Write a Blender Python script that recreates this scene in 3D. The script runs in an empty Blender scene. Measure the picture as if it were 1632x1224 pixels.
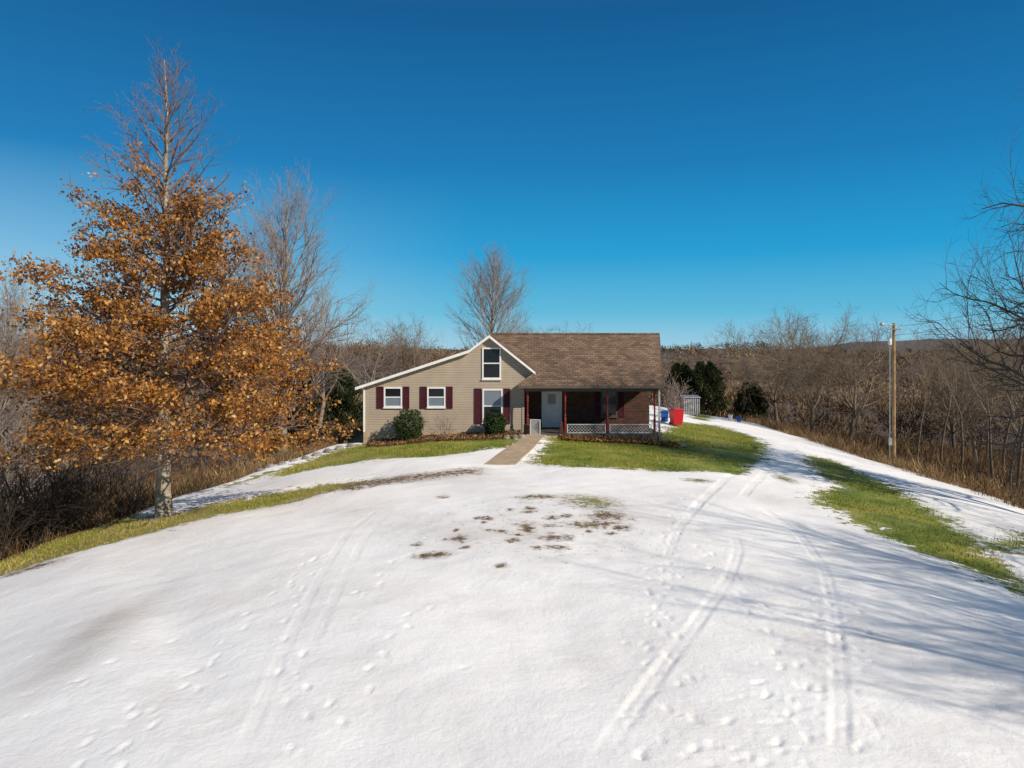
import bpy, bmesh, math, random
import numpy as np
from mathutils import Vector
R=math.radians
scene=bpy.context.scene; col=scene.collection
F=1123.0; HY=556.0; ZC=4.5
rng=np.random.default_rng(7); random.seed(7)

# ---------------------------------------------------------------- terrain
def ss(a,b,v):
    t=np.clip((v-a)/(b-a),0,1); return t*t*(3-2*t)
def xL(y): return np.interp(y,[0,19.5,23.5,34,38,44,80],[-19,-15.4,-13.2,-9.7,-8.5,-8.0,-9])
def xR(y): return np.interp(y,[0,25,60,90],[21.5,21,22,24])
def soft(d,k): d=np.maximum(d,0); return k*(np.sqrt(d*d+4)-2)
def h(x,y):
    x=np.asarray(x,float); y=np.asarray(y,float)
    xc=np.clip(x,-25,25)
    z=np.where(x>0,-.0048*xc*xc,-.0075*xc*xc)
    z=z+.05*np.sin(x*.55+1)*np.sin(y*.4)+.03*np.sin(x*1.3+y*.9)
    v=soft(xL(y)-x,.30)+soft(x-xR(y)-1.5,.22)+soft(y-64,.13)
    z=z-14*(1-np.exp(-v/14))
    r=np.hypot(x,y)
    ang=x/np.maximum(r,1)
    amp=15.5+6.5*ss(.05,-.25,ang)+2.4*np.sin(ang*9+.6)+1.5*np.sin(ang*23)
    z=z+ss(110,620,r)*amp+ss(80,260,r)*(2.8*np.sin(x*.013+y*.008)+2.2*np.sin(x*.021-y*.017+2)+1.2*np.sin(x*.043+y*.03))
    z=z+ss(1000,1900,r)*np.maximum(0,26*ss(.30,.50,ang)+4*np.sin(ang*14)+3*np.sin(ang*31))*(y>0)
    return z
def hz1(x,y): return float(h(x,y))
_Y=np.concatenate([np.linspace(4,70,3000),np.linspace(70,200,800)])
def G(px,py):
    X=(px-816)/F*_Y; Z=ZC-(py-HY)/F*_Y
    below=np.nonzero(Z<=h(X,_Y))[0]
    i=below[0] if len(below) else len(_Y)-1
    return X[i],_Y[i]

# ---------------------------------------------------------------- materials
def node(nt,t,ins=None,**props):
    n=nt.nodes.new(t)
    for k,v in props.items(): setattr(n,k,v)
    if ins:
        for k,v in ins.items():
            s=n.inputs[k]
            if isinstance(v,bpy.types.NodeSocket): nt.links.new(v,s)
            else: s.default_value=v
    return n
def newmat(name):
    m=bpy.data.materials.new(name); m.use_nodes=True
    nt=m.node_tree; return m,nt,nt.nodes['Principled BSDF']
def ramp(nt,fac,stops):
    n=node(nt,'ShaderNodeValToRGB',{'Fac':fac}); e=n.color_ramp.elements
    while len(e)<len(stops): e.new(.5)
    for el,(p,c) in zip(e,stops): el.position=p; el.color=(*c,1)
    return n.outputs['Color']
def simple(name,c,rough=.7,var=.25,scale=4,bump=0,metal=0,bscale=None,spec=.3):
    m,nt,b=newmat(name)
    tc=node(nt,'ShaderNodeTexCoord')
    nz=node(nt,'ShaderNodeTexNoise',{'Vector':tc.outputs['Object'],'Scale':scale,'Detail':6.})
    lo=tuple(v*(1-var) for v in c); hi=tuple(min(1,v*(1+var)) for v in c)
    cc=ramp(nt,nz.outputs['Fac'],[(.3,lo),(.7,hi)])
    nt.links.new(cc,b.inputs['Base Color']); b.inputs['Roughness'].default_value=rough
    b.inputs['Metallic'].default_value=metal; b.inputs['Specular IOR Level'].default_value=spec
    if bump:
        n2=node(nt,'ShaderNodeTexNoise',{'Vector':tc.outputs['Object'],'Scale':bscale or scale*4,'Detail':5.})
        bp=node(nt,'ShaderNodeBump',{'Height':n2.outputs['Fac'],'Strength':bump,'Distance':.03})
        nt.links.new(bp.outputs['Normal'],b.inputs['Normal'])
    return m
def tinted(name,stops,rough=.8,trans=0):
    m,nt,b=newmat(name)
    a=node(nt,'ShaderNodeAttribute',attribute_name='tint')
    cc=ramp(nt,a.outputs['Fac'],stops)
    nt.links.new(cc,b.inputs['Base Color']); b.inputs['Roughness'].default_value=rough
    b.inputs['Specular IOR Level'].default_value=.15
    if trans:
        t=node(nt,'ShaderNodeBsdfTranslucent',{'Color':cc})
        mx=node(nt,'ShaderNodeMixShader',{0:trans,1:b.outputs[0],2:t.outputs[0]})
        nt.links.new(mx.outputs[0],nt.nodes['Material Output'].inputs['Surface'])
    return m
M={}
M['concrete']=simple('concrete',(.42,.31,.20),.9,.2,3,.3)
M['porchfloor']=simple('porch_concrete_shaded',(.10,.085,.07),.9,.2,3,.3)  # darker copy of the concrete; porch shade put into the base colour
M['white']=simple('white_trim',(.78,.76,.73),.5,.06,3)
M['lattice']=simple('weathered_white_lattice',(.60,.58,.55),.6,.15,5)
M['greywhite']=simple('weathered_grey_boards',(.42,.41,.39),.7,.2,5)
M['burg']=simple('burgundy',(.072,.013,.019),.5,.15,6)
M['redpost']=simple('red_paint',(.20,.022,.02),.5,.2,6)
M['redbin']=simple('red_plastic',(.46,.014,.018),.4,.12,4)
M['bluebin']=simple('blue_plastic',(.02,.10,.35),.4,.12,4)
M['black']=simple('black_plastic',(.02,.02,.022),.5,.2,5)
M['wire']=simple('wire_metal',(.16,.16,.16),.5,.2,5)
M['metal']=simple('grey_metal',(.42,.43,.44),.45,.15,5,metal=.4)
M['poleM']=simple('pole_wood',(.32,.205,.105),.85,.35,2.5,.5)
M['bark']=simple('grey_bark',(.25,.20,.155),.9,.35,5,.6,bscale=14)
M['darkbark']=simple('brown_bark',(.12,.09,.063),.9,.35,5,.6,bscale=14)
M['oakbark']=simple('oak_bark',(.30,.25,.19),.9,.55,3.5,.9,bscale=9)
M['twig']=simple('twig_bark',(.21,.155,.105),.9,.3,2)
M['redtwig']=simple('red_twig_bark',(.27,.21,.175),.9,.3,2)
M['oaktwig']=simple('oak_twig_bark',(.20,.13,.10),.9,.3,2)
M['darktwig']=simple('dark_twig_bark',(.055,.038,.026),.9,.3,2)
M['edgetwig']=simple('grey_brown_twig_bark',(.10,.075,.058),.9,.3,2)
M['mulch']=simple('mulch',(.10,.055,.03),.95,.5,9,.9)
M['stone']=simple('field_stone',(.25,.22,.19),.9,.3,3,.5)
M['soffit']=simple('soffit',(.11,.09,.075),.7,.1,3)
M['leaf']=tinted('dry_oak_leaf',[(0,(.11,.038,.010)),(.4,(.32,.125,.025)),(.75,(.53,.25,.058)),(1,(.68,.44,.19))],.6,.28)
M['ever']=tinted('evergreen_leaf',[(0,(.008,.016,.006)),(.6,(.03,.05,.015)),(1,(.07,.10,.03))],.6,.1)
M['cedar']=tinted('cedar_foliage',[(0,(.008,.013,.005)),(.6,(.03,.042,.012)),(1,(.085,.09,.03))],.7,.1)
M['brush']=tinted('brush_stalks',[(0,(.030,.018,.010)),(.35,(.105,.060,.031)),(.65,(.23,.138,.064)),(.9,(.38,.255,.12)),(1,(.48,.34,.17))],.9)
M['wood']=tinted('far_wood',[(0,(.022,.015,.010)),(.35,(.095,.057,.031)),(.7,(.205,.127,.067)),(1,(.34,.235,.13))],.9)
M['blade']=tinted('grass_blades',[(0,(.07,.10,.016)),(.4,(.20,.235,.028)),(.72,(.38,.34,.06)),(1,(.56,.43,.16))],.8,.25)
M['litter']=tinted('leaf_litter',[(0,(.06,.03,.015)),(.5,(.19,.095,.04)),(1,(.38,.22,.10))],.8)
def glass(name,c,spec=.6):
    m,nt,b=newmat(name)
    b.inputs['Base Color'].default_value=(*c,1); b.inputs['Roughness'].default_value=.06
    b.inputs['Specular IOR Level'].default_value=spec
    tc=node(nt,'ShaderNodeTexCoord'); nz=node(nt,'ShaderNodeTexNoise',{'Vector':tc.outputs['Object'],'Scale':1.2})
    bp=node(nt,'ShaderNodeBump',{'Height':nz.outputs['Fac'],'Strength':.08,'Distance':.05}); nt.links.new(bp.outputs[0],b.inputs['Normal'])
    return m
M['glass']=glass('dark_glass',(.010,.012,.016),.30); M['blindglass']=glass('blind_glass',(.16,.19,.23),.4); M['porchglass']=glass('shaded_glass',(.03,.03,.03),.3)
m,nt,b=newmat('vinyl_siding'); M['siding']=m
tc=node(nt,'ShaderNodeTexCoord'); sp=node(nt,'ShaderNodeSeparateXYZ',{0:tc.outputs['Object']})
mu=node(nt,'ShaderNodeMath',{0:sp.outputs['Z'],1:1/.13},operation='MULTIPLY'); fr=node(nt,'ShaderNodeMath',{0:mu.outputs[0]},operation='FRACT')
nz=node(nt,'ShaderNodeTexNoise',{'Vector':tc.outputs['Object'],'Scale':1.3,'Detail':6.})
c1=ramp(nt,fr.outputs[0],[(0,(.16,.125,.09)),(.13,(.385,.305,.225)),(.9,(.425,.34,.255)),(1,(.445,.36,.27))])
c2=ramp(nt,nz.outputs['Fac'],[(.3,(.86,.86,.86)),(.7,(1.05,1.04,1.02))])
mx=node(nt,'ShaderNodeMix',{0:1.,6:c1,7:c2},data_type='RGBA',blend_type='MULTIPLY')
nt.links.new(mx.outputs[2],b.inputs['Base Color']); b.inputs['Roughness'].default_value=.6
iv=node(nt,'ShaderNodeMath',{0:1.,1:fr.outputs[0]},operation='SUBTRACT')
bp=node(nt,'ShaderNodeBump',{'Height':iv.outputs[0],'Strength':.6,'Distance':.02}); nt.links.new(bp.outputs[0],b.inputs['Normal'])
def brickmat(name,a,bc,mort,w,hh,ms,mapping,rough=.9,bump=.5,var=(.7,1.25)):
    m,nt,b=newmat(name); tc=node(nt,'ShaderNodeTexCoord'); sp=node(nt,'ShaderNodeSeparateXYZ',{0:tc.outputs['Object']})
    cb=node(nt,'ShaderNodeCombineXYZ',{0:sp.outputs[mapping[0]],1:sp.outputs[mapping[1]]})
    br=node(nt,'ShaderNodeTexBrick',{'Vector':cb.outputs[0],'Color1':(*a,1),'Color2':(*bc,1),'Mortar':(*mort,1),'Scale':1.,'Mortar Size':ms,'Brick Width':w,'Row Height':hh,'Bias':0.})
    nz=node(nt,'ShaderNodeTexNoise',{'Vector':tc.outputs['Object'],'Scale':1.1,'Detail':8.,'Roughness':.7})
    c2=ramp(nt,nz.outputs['Fac'],[(.3,(var[0],)*3),(.7,(var[1],)*3)])
    mx=node(nt,'ShaderNodeMix',{0:1.,6:br.outputs['Color'],7:c2},data_type='RGBA',blend_type='MULTIPLY')
    nt.links.new(mx.outputs[2],b.inputs['Base Color']); b.inputs['Roughness'].default_value=rough
    bp=node(nt,'ShaderNodeBump',{'Height':br.outputs['Fac'],'Strength':bump,'Distance':-.01}); nt.links.new(bp.outputs[0],b.inputs['Normal'])
    return m
M['brick']=brickmat('red_brick',(.115,.033,.016),(.045,.016,.009),(.085,.065,.048),.24,.09,.011,('X','Z'))
M['shingle']=brickmat('brown_shingles',(.235,.145,.09),(.12,.073,.046),(.05,.034,.024),.30,.13,.012,('X','Y'),.95,.6)

m,nt,b=newmat('snowy_ground'); M['ground']=m
tc=node(nt,'ShaderNodeTexCoord'); P=tc.outputs['Object']
def att(n_): return node(nt,'ShaderNodeAttribute',attribute_name=n_).outputs['Fac']
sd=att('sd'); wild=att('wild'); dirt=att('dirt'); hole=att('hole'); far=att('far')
def nz_(s,d=6.,r=.6): return node(nt,'ShaderNodeTexNoise',{'Vector':P,'Scale':s,'Detail':d,'Roughness':r}).outputs['Fac']
def mth(op,a,bb): return node(nt,'ShaderNodeMath',{0:a,1:bb},operation=op).outputs[0]
def mixc(f,a,bb,mode='MIX'): return node(nt,'ShaderNodeMix',{0:f,6:a,7:bb},data_type='RGBA',blend_type=mode).outputs[2]
n1=nz_(.7,8.,.65); n2=nz_(3.2,8.,.78)
e=mth('ADD',sd,mth('MULTIPLY',mth('SUBTRACT',n1,.5),3.0)); e=mth('ADD',e,mth('MULTIPLY',mth('SUBTRACT',n2,.5),4.2))
sn=node(nt,'ShaderNodeMapRange',{'Value':e,'From Min':-.12,'From Max':.20},interpolation_type='SMOOTHSTEP').outputs[0]
n3=nz_(5.5,9.,.80)
hf=mth('SUBTRACT',hole,mth('MULTIPLY',mth('SUBTRACT',n3,.46),4.2))
hm=node(nt,'ShaderNodeMapRange',{'Value':hf,'From Min':.28,'From Max':.78},interpolation_type='SMOOTHSTEP').outputs[0]
hm=mth('MULTIPLY',hm,node(nt,'ShaderNodeMapRange',{'Value':hole,'From Min':.02,'From Max':.2}).outputs[0])
sn=mth('MULTIPLY',sn,mth('SUBTRACT',1.,hm))
xx=node(nt,'ShaderNodeSeparateXYZ',{0:P}).outputs['X']
lf=node(nt,'ShaderNodeMapRange',{'Value':xx,'From Min':-2.,'From Max':-12.,'To Min':0.,'To Max':.12}).outputs[0]
g1=ramp(nt,mth('ADD',nz_(.55,8.,.78),lf),[(.32,(.055,.085,.014)),(.44,(.16,.20,.026)),(.54,(.28,.27,.045)),(.64,(.40,.31,.10)),(.78,(.27,.175,.07))])
g2=ramp(nt,nz_(14.,5.,.8),[(.25,(.45,.45,.45)),(.75,(1.45,1.45,1.45))])
gr=mixc(1.,g1,g2,'MULTIPLY')
w1=ramp(nt,nz_(.12,8.,.7),[(.3,(.055,.034,.019)),(.5,(.12,.074,.040)),(.7,(.21,.145,.075))])
w1=mixc(1.,w1,g2,'MULTIPLY'); w1=mixc(far,w1,ramp(nt,nz_(.01,6.,.6),[(.3,(.10,.085,.078)),(.7,(.16,.13,.105))]))  # far ground shifts to a greyer brown, mild haze put into the colour
gw=mixc(wild,gr,w1)
d1=ramp(nt,n2,[(.3,(.07,.034,.016)),(.52,(.19,.10,.048)),(.72,(.23,.19,.06))])
gw=mixc(dirt,gw,d1)
s1=ramp(nt,nz_(.35,6.,.6),[(.30,(.86,.80,.755)),(.6,(.965,.92,.88))])
dm=node(nt,'ShaderNodeMapRange',{'Value':mth('ADD',nz_(.28,8.,.68),mth('MULTIPLY',hole,.5)),'From Min':.54,'From Max':.76,'To Max':.60}).outputs[0]
s1=mixc(dm,s1,(.64,.56,.49,1))
thin=att('thin'); s1=mixc(mth('MULTIPLY',thin,mth('ADD',n1,.2)),s1,(.36,.30,.25,1))
fin=mixc(sn,gw,s1)
nt.links.new(fin,b.inputs['Base Color']); b.inputs['Roughness'].default_value=.65; b.inputs['Specular IOR Level'].default_value=.25
ht=mth('ADD',mth('MULTIPLY',nz_(1.6,6.,.5),.6),mth('MULTIPLY',nz_(9.,8.,.75),.32))
ht=mth('ADD',ht,mth('MULTIPLY',nz_(60.,3.,.6),.035))
ht=mth('ADD',ht,mth('MULTIPLY',sn,.3))
bp=node(nt,'ShaderNodeBump',{'Height':ht,'Strength':.55,'Distance':.11}); nt.links.new(bp.outputs[0],b.inputs['Normal'])

# ---------------------------------------------------------------- mesh helpers
def tag(o,label=None,cat=None,group=None,kind=None):
    if label:o['label']=label
    if cat:o['category']=cat
    if group:o['group']=group
    if kind:o['kind']=kind
    return o
def empty(name,loc,label,cat,group=None,rz=0):
    o=bpy.data.objects.new(name,None); col.objects.link(o); o.location=loc; o.rotation_euler=(0,0,rz); o.empty_display_size=.2
    return tag(o,label,cat,group)
def link(name,me,mat,parent=None,loc=None):
    o=bpy.data.objects.new(name,me); col.objects.link(o)
    if mat: me.materials.append(mat)
    if parent: o.parent=parent
    if loc is not None: o.location=loc
    return o
def npmesh(name,V,Fc,smooth=False,attrs=None):
    me=bpy.data.meshes.new(name); V=np.asarray(V,np.float32); Fc=np.asarray(Fc,np.int32); n,k=Fc.shape
    me.vertices.add(len(V)); me.vertices.foreach_set('co',V.ravel())
    me.loops.add(n*k); me.loops.foreach_set('vertex_index',Fc.ravel())
    me.polygons.add(n); me.polygons.foreach_set('loop_start',np.arange(0,n*k,k,dtype=np.int32))
    try: me.polygons.foreach_set('loop_total',np.full(n,k,np.int32))
    except Exception: pass
    if smooth: me.polygons.foreach_set('use_smooth',np.ones(n,bool))
    for an,av in (attrs or {}).items():
        a=me.attributes.new(an,'FLOAT','POINT'); a.data.foreach_set('value',np.asarray(av,np.float32))
    me.update(calc_edges=True); me.validate(); return me
class MB:
    def __init__(s): s.v=[]; s.f=[]
    def box(s,x0,x1,y0,y1,z0,z1):
        return s.slab([(x0,y0,z0),(x1,y0,z0),(x1,y1,z0),(x0,y1,z0)],(0,0,z1-z0))
    def slab(s,pts,off):
        n=len(pts); b=len(s.v); s.v+=[tuple(p) for p in pts]+[tuple(p[i]+off[i] for i in range(3)) for p in pts]
        s.f.append(list(range(b,b+n))); s.f.append(list(range(b+2*n-1,b+n-1,-1)))
        for i in range(n):
            j=(i+1)%n; s.f.append([b+i,b+j,b+n+j,b+n+i])
        return s
    def tube(s,p0,p1,r0,r1=None,n=10):
        r1=r0 if r1 is None else r1
        p0=Vector(p0);p1=Vector(p1);d=(p1-p0).normalized(); u=d.orthogonal().normalized(); w=d.cross(u); b=len(s.v)
        for p,r in((p0,r0),(p1,r1)):
            for i in range(n):
                a=2*math.pi*i/n; s.v.append(tuple(p+u*(r*math.cos(a))+w*(r*math.sin(a))))
        for i in range(n):
            j=(i+1)%n; s.f.append([b+i,b+j,b+n+j,b+n+i])
        s.f.append(list(range(b,b+n))); s.f.append(list(range(b+n,b+2*n))); return s
    def lathe(s,c,prof,n=16):
        b=len(s.v); k=len(prof)
        for r,z in prof:
            for i in range(n):
                a=2*math.pi*i/n; s.v.append((c[0]+r*math.cos(a),c[1]+r*math.sin(a),c[2]+z))
        for q in range(k-1):
            for i in range(n):
                j=(i+1)%n; s.f.append([b+q*n+i,b+q*n+j,b+(q+1)*n+j,b+(q+1)*n+i])
        s.f.append(list(range(b,b+n))); s.f.append(list(range(b+(k-1)*n,b+k*n))); return s
    def build(s,name,mat,parent=None,origin=None,bevel=0,plocal=False):
        o0=Vector((0,0,0))
        if parent is not None and not plocal:
            q=parent
            while q is not None: o0=o0+q.location; q=q.parent
        elif origin is not None: o0=Vector(origin)
        me=bpy.data.meshes.new(name); me.from_pydata([tuple(Vector(v)-o0) for v in s.v],[],s.f)
        bm=bmesh.new(); bm.from_mesh(me); bmesh.ops.recalc_face_normals(bm,faces=bm.faces); bm.to_mesh(me); bm.free()
        o=link(name,me,mat,parent)
        if parent is None and origin is not None: o.location=o0
        if bevel:
            md=o.modifiers.new('b','BEVEL'); md.width=bevel; md.segments=2
        return o
def slivers(B,D,L,w,tint):
    n=len(B); s=np.cross(D,rng.normal(size=(n,3))); s/=np.linalg.norm(s,axis=1,keepdims=True)+1e-9
    V=np.empty((n,3,3)); V[:,0]=B-s*w[:,None]/2; V[:,1]=B+s*w[:,None]/2; V[:,2]=B+D*L[:,None]
    return V.reshape(-1,3),np.arange(3*n).reshape(n,3),np.repeat(tint,3)
def leaves(Pn,size,tint,asp=.6):
    n=len(Pn); u=rng.normal(size=(n,3)); u/=np.linalg.norm(u,axis=1,keepdims=True)
    w=np.cross(u,rng.normal(size=(n,3))); w/=np.linalg.norm(w,axis=1,keepdims=True)
    nn=np.cross(u,w); a=size[:,None]*.5; b_=a*asp
    V=np.empty((n,4,3)); V[:,0]=Pn-u*a; V[:,1]=Pn+w*b_+nn*b_*.35; V[:,2]=Pn+u*a; V[:,3]=Pn-w*b_+nn*b_*.35
    return V.reshape(-1,3),np.arange(4*n).reshape(n,4),np.repeat(tint,4)
def rock(name,loc,sx,sy,sz,label,group=None):
    bm=bmesh.new(); bmesh.ops.create_icosphere(bm,subdivisions=2,radius=1)
    for v in bm.verts:
        f=1+random.uniform(-.16,.16); v.co=Vector((v.co.x*sx*f,v.co.y*sy*f,v.co.z*sz*f))
    me=bpy.data.meshes.new(name); bm.to_mesh(me); bm.free(); o=link(name,me,M['stone'],None,loc); o.rotation_euler.z=random.uniform(0,3)
    return tag(o,label,'stone',group)

# ---------------------------------------------------------------- ground
def axis(lo,hi,step,growth,end):
    a=list(np.arange(lo,hi,step)); s=step; x=a[-1]; r=[]
    while x<end: s*=growth; x+=s; r.append(x)
    s=step; x=lo; l=[]
    while x>-end: s*=growth; x-=s; l.append(x)
    return np.array(l[::-1]+a+r)
xs=axis(-9.5,10.5,.04,1.05,3000.)
yy=[6.0]
while yy[-1]<45: yy.append(yy[-1]+max(.03,.0045*yy[-1]))
while yy[-1]<3200: yy.append(yy[-1]+.035*yy[-1])
b_=[];s=.2;y=6.0
while y>-120: s*=1.15; y-=s; b_.append(y)
ys=np.array(b_[::-1]+yy)
XX,YY=np.meshgrid(xs,ys); ZZ=h(XX,YY)
def seg_sd(poly,x,y):
    poly=np.array(poly); d2=np.full(x.shape,1e9); ins=np.zeros(x.shape,bool); n=len(poly)
    for i in range(n):
        a=poly[i]; b=poly[(i+1)%n]; e=b-a; l=max(1e-9,e@e)
        t=np.clip(((x-a[0])*e[0]+(y-a[1])*e[1])/l,0,1)
        d2=np.minimum(d2,(x-a[0]-t*e[0])**2+(y-a[1]-t*e[1])**2)
        if a[1]!=b[1]:
            c=((a[1]>y)!=(b[1]>y))&(x<(b[0]-a[0])*(y-a[1])/(b[1]-a[1])+a[0]); ins^=c
    d=np.sqrt(d2); return np.where(ins,-d,d)
GP=[[(-80,898),(0,870),(130,846),(260,823),(400,796),(500,775),(590,764),(580,772),(500,789),(400,814),(250,849),(120,880),(0,918),(-80,950)],
    [(360,776),(450,748),(540,716),(600,702),(700,694),(850,690),(838,698),(812,714),(740,722),(670,730),(600,733),(520,745),(440,762)],
    [(884,690),(868,712),(842,738),(900,745),(1000,747),(1100,752),(1175,757),(1222,722),(1212,700),(1160,684),(1120,676),(1080,672),(1062,690)],
    [(1285,725),(1330,735),(1430,780),(1530,840),(1610,915),(1640,932),(1680,975),(1640,955),(1560,915),(1460,880),(1390,842),(1310,805),(1300,785),(1345,778),(1290,745)],
    [(1560,868),(1640,850),(1660,870),(1600,880)],[(1100,668),(1140,660),(1150,664),(1130,672)],
    [(560,774),(640,761),(700,755),(765,749),(760,756),(690,764),(620,774),(560,784)]]
GW=[[G(*p) for p in poly] for poly in GP]
HOLES=[(860,796,62,6),(943,802,74,16),(970,825,52,13),(945,838,76,9),(992,843,26,8),(880,861,42,7),(886,876,34,7),(690,890,50,9),(732,862,26,7),(840,845,22,14),(800,907,20,5),(775,829,18,5),(742,878,14,5),(664,872,16,5),(800,850,14,5),(905,858,18,6),(880,828,18,6),(846,815,18,5),(816,866,20,6),(1110,768,34,5),(1250,765,22,8),(60,905,60,7),(30,915,40,6)]
for _ in range(18): HOLES.append((random.gauss(850,85),random.gauss(842,27),random.uniform(6,22),random.uniform(2.5,5)))
nearm=(YY>4)&(YY<75)&(XX>-40)&(XX<45)
nx=XX[nearm]; ny=YY[nearm]
sdv=np.full(nx.shape,4.0)
for p in GW[:6]: sdv=np.minimum(sdv,seg_sd(p,nx,ny))
dv=np.zeros(nx.shape); hv=np.zeros(nx.shape)
for (cx,cy,w,hh) in HOLES:
    c=G(cx,cy); t=G(cx,cy-hh/2); bo=G(cx,cy+hh/2); ry=max(.10,(t[1]-bo[1])/2); rx=max(.07,w/2/F*c[1])
    q=np.hypot((nx-c[0])/rx,(ny-c[1])/ry)
    grn=.15 if (cx>900 and cy<815) else (.5 if w>60 else .95)
    hv=np.maximum(hv,np.clip(1.1-q*.5,0,1.2)); dv=np.maximum(dv,np.clip(3-q,0,1)*grn)
c=G(850,838); q=np.hypot((nx-c[0])/3.6,(ny-c[1])/3.4); hv=np.maximum(hv,np.clip(.42*(1.25-q),0,.20)); dv=np.maximum(dv,np.clip(1.6-q,0,.6))
c=G(943,802); q=np.hypot((nx-c[0])/1.2,(ny-c[1])/1.3); dv=dv*np.where(q<1,.3,1)
sd_mud=seg_sd(GW[6],nx,ny); dv=np.maximum(dv,np.clip(.9-sd_mud,0,1)*.95)
hv=np.maximum(hv,np.clip(.62-sd_mud*.9,0,.85))
edge=np.maximum(np.maximum(xL(ny)-nx,nx-xR(ny)),ny-66)
sdv=np.minimum(sdv,.9-edge*.9)
sdv=np.where((ny>37.2)&(nx<-7.6),-1.5,sdv)
SP=[[(1460,733),(1560,744),(1632,765),(1660,778),(1632,776),(1550,758)],[(1380,700),(1480,730),(1460,735)],[(90,846),(180,824),(260,803),(300,797),(330,788),(440,753),(410,770),(330,800),(240,819),(150,838)]]
for p in SP: sdv=np.maximum(sdv,np.minimum(1.0,.5-seg_sd([G(*q) for q in p],nx,ny)))
TH=[(170,1000,80,100,.75),(110,1060,90,70,.65),(620,768,150,14,.5),(450,800,120,22,.25),(850,836,190,60,.22),(1230,800,60,20,.35),(1130,790,70,14,.35),(700,900,60,30,.15),(1290,1060,90,80,.2)]
thv=np.zeros(nx.shape)
for (cx,cy,w,hh,am) in TH:
    c=G(cx,cy); t=G(cx,cy-hh/2); bo=G(cx,cy+hh/2); ry=(t[1]-bo[1])/2; rx=w/2/F*c[1]
    q=((nx-c[0])/rx)**2+((ny-c[1])/ry)**2; thv=np.maximum(thv,am*np.exp(-q*.8))
SD=np.full(XX.shape,-3.0); SD[nearm]=sdv
SD[(YY<=4)&(np.abs(XX)<18)]=4.
WD=ss(.0,1.5,np.maximum(np.maximum(xL(YY)-XX,XX-xR(YY)),YY-66))
WD=np.maximum(WD,((YY>37.2)&(XX<-7.6))*1.)
DT=np.zeros(XX.shape); DT[nearm]=dv
HO=np.zeros(XX.shape); HO[nearm]=hv
TN=np.zeros(XX.shape); TN[nearm]=thv
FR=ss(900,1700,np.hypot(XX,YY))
ZZ=ZZ+.05*ss(-.2,.5,SD)*(YY<70)
def stamp(cx,cy,a,lx,ly,dep):
    m=.45; i0,i1=np.searchsorted(xs,[cx-m,cx+m]); j0,j1=np.searchsorted(ys,[cy-m,cy+m])
    if i1<=i0 or j1<=j0:return
    dx=XX[j0:j1,i0:i1]-cx; dy=YY[j0:j1,i0:i1]-cy
    u=dx*math.cos(a)+dy*math.sin(a); v=-dx*math.sin(a)+dy*math.cos(a)
    v=v*(1+.5*ss(0,.12,-u))
    q=np.sqrt((u/lx)**2+(v/ly)**2)
    ZZ[j0:j1,i0:i1]+=-dep*(1-ss(.5,1.1,q))
def poly_pts(pxs,step):
    w=np.array([G(*p) for p in pxs])
    d=np.r_[0,np.cumsum(np.hypot(*np.diff(w,axis=0).T))]; s=np.arange(0,d[-1],step)
    X=np.interp(s,d,w[:,0]); Yv=np.interp(s,d,w[:,1])
    k=max(3,int(1.6/step)); ker=np.ones(k)/k
    Xs=np.convolve(np.pad(X,k,mode='edge'),ker,'same')[k:-k]
    Ys=np.convolve(np.pad(Yv,k,mode='edge'),ker,'same')[k:-k]
    return Xs,Ys
def trail(pxs,stride=.62,side=.13,dep=.03,jit=.05,scuff=0):
    X,Yv=poly_pts(pxs,.1); n=int(stride/.1)
    for k,i in enumerate(range(0,len(X)-1,max(1,n//2+2))):
        a=math.atan2(Yv[i+1]-Yv[i],X[i+1]-X[i]); sgn=1 if k%2 else -1
        cx=X[i]-math.sin(a)*side*sgn+random.gauss(0,jit); cy=Yv[i]+math.cos(a)*side*sgn+random.gauss(0,jit)
        stamp(cx,cy,a+sgn*-.12+random.gauss(0,.2),random.uniform(.11,.15),random.uniform(.045,.06),dep*random.uniform(.4,1.2))
        for _ in range(3):
            if random.random()<scuff: stamp(cx+random.gauss(0,.22),cy+random.gauss(0,.22),random.uniform(0,3),random.uniform(.04,.09),random.uniform(.03,.05),dep*random.uniform(.25,.7))
def tyre(pxs,w=.11,dep=.03):
    X,Yv=poly_pts(pxs,.06)
    i0,i1=np.searchsorted(xs,[X.min()-.6,X.max()+.6]); j0,j1=np.searchsorted(ys,[Yv.min()-.6,Yv.max()+.6])
    gx=XX[j0:j1,i0:i1]; gy=YY[j0:j1,i0:i1]
    o=np.argsort(Yv); cx=np.interp(gy,Yv[o],X[o]); sl=np.gradient(X[o],Yv[o]+np.arange(len(o))*1e-6); sl=np.interp(gy,Yv[o],np.clip(sl,-4,4))
    lat=np.abs(gx-cx)/np.sqrt(1+sl*sl); y0,y1=Yv.min(),Yv.max()
    fade=ss(y0-.1,y0+.8,gy)*ss(y1+.1,y1-2.2,gy)
    prof=-dep*(1-ss(w*.75,w*1.15,lat))+dep*.2*np.exp(-((lat-w*1.35)/.05)**2)+dep*.4*np.exp(-(lat/.03)**2)
    mod=.65+.35*np.sin(gy*3.1+gx)*np.sin(gy*1.3)
    ZZ[j0:j1,i0:i1]+=prof*fade*mod
tyre([(935,1250),(1040,1090),(1110,1000),(1160,930),(1178,880),(1165,845)],.12,.018)
tyre([(1340,1250),(1338,1080),(1330,980),(1312,905),(1275,855),(1200,800)],.11,.017)
tyre([(370,1240),(440,1070),(510,920),(555,850),(600,815),(650,795)],.09,.010)
tyre([(470,1100),(540,940),(580,860),(620,818)],.09,.008)
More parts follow.
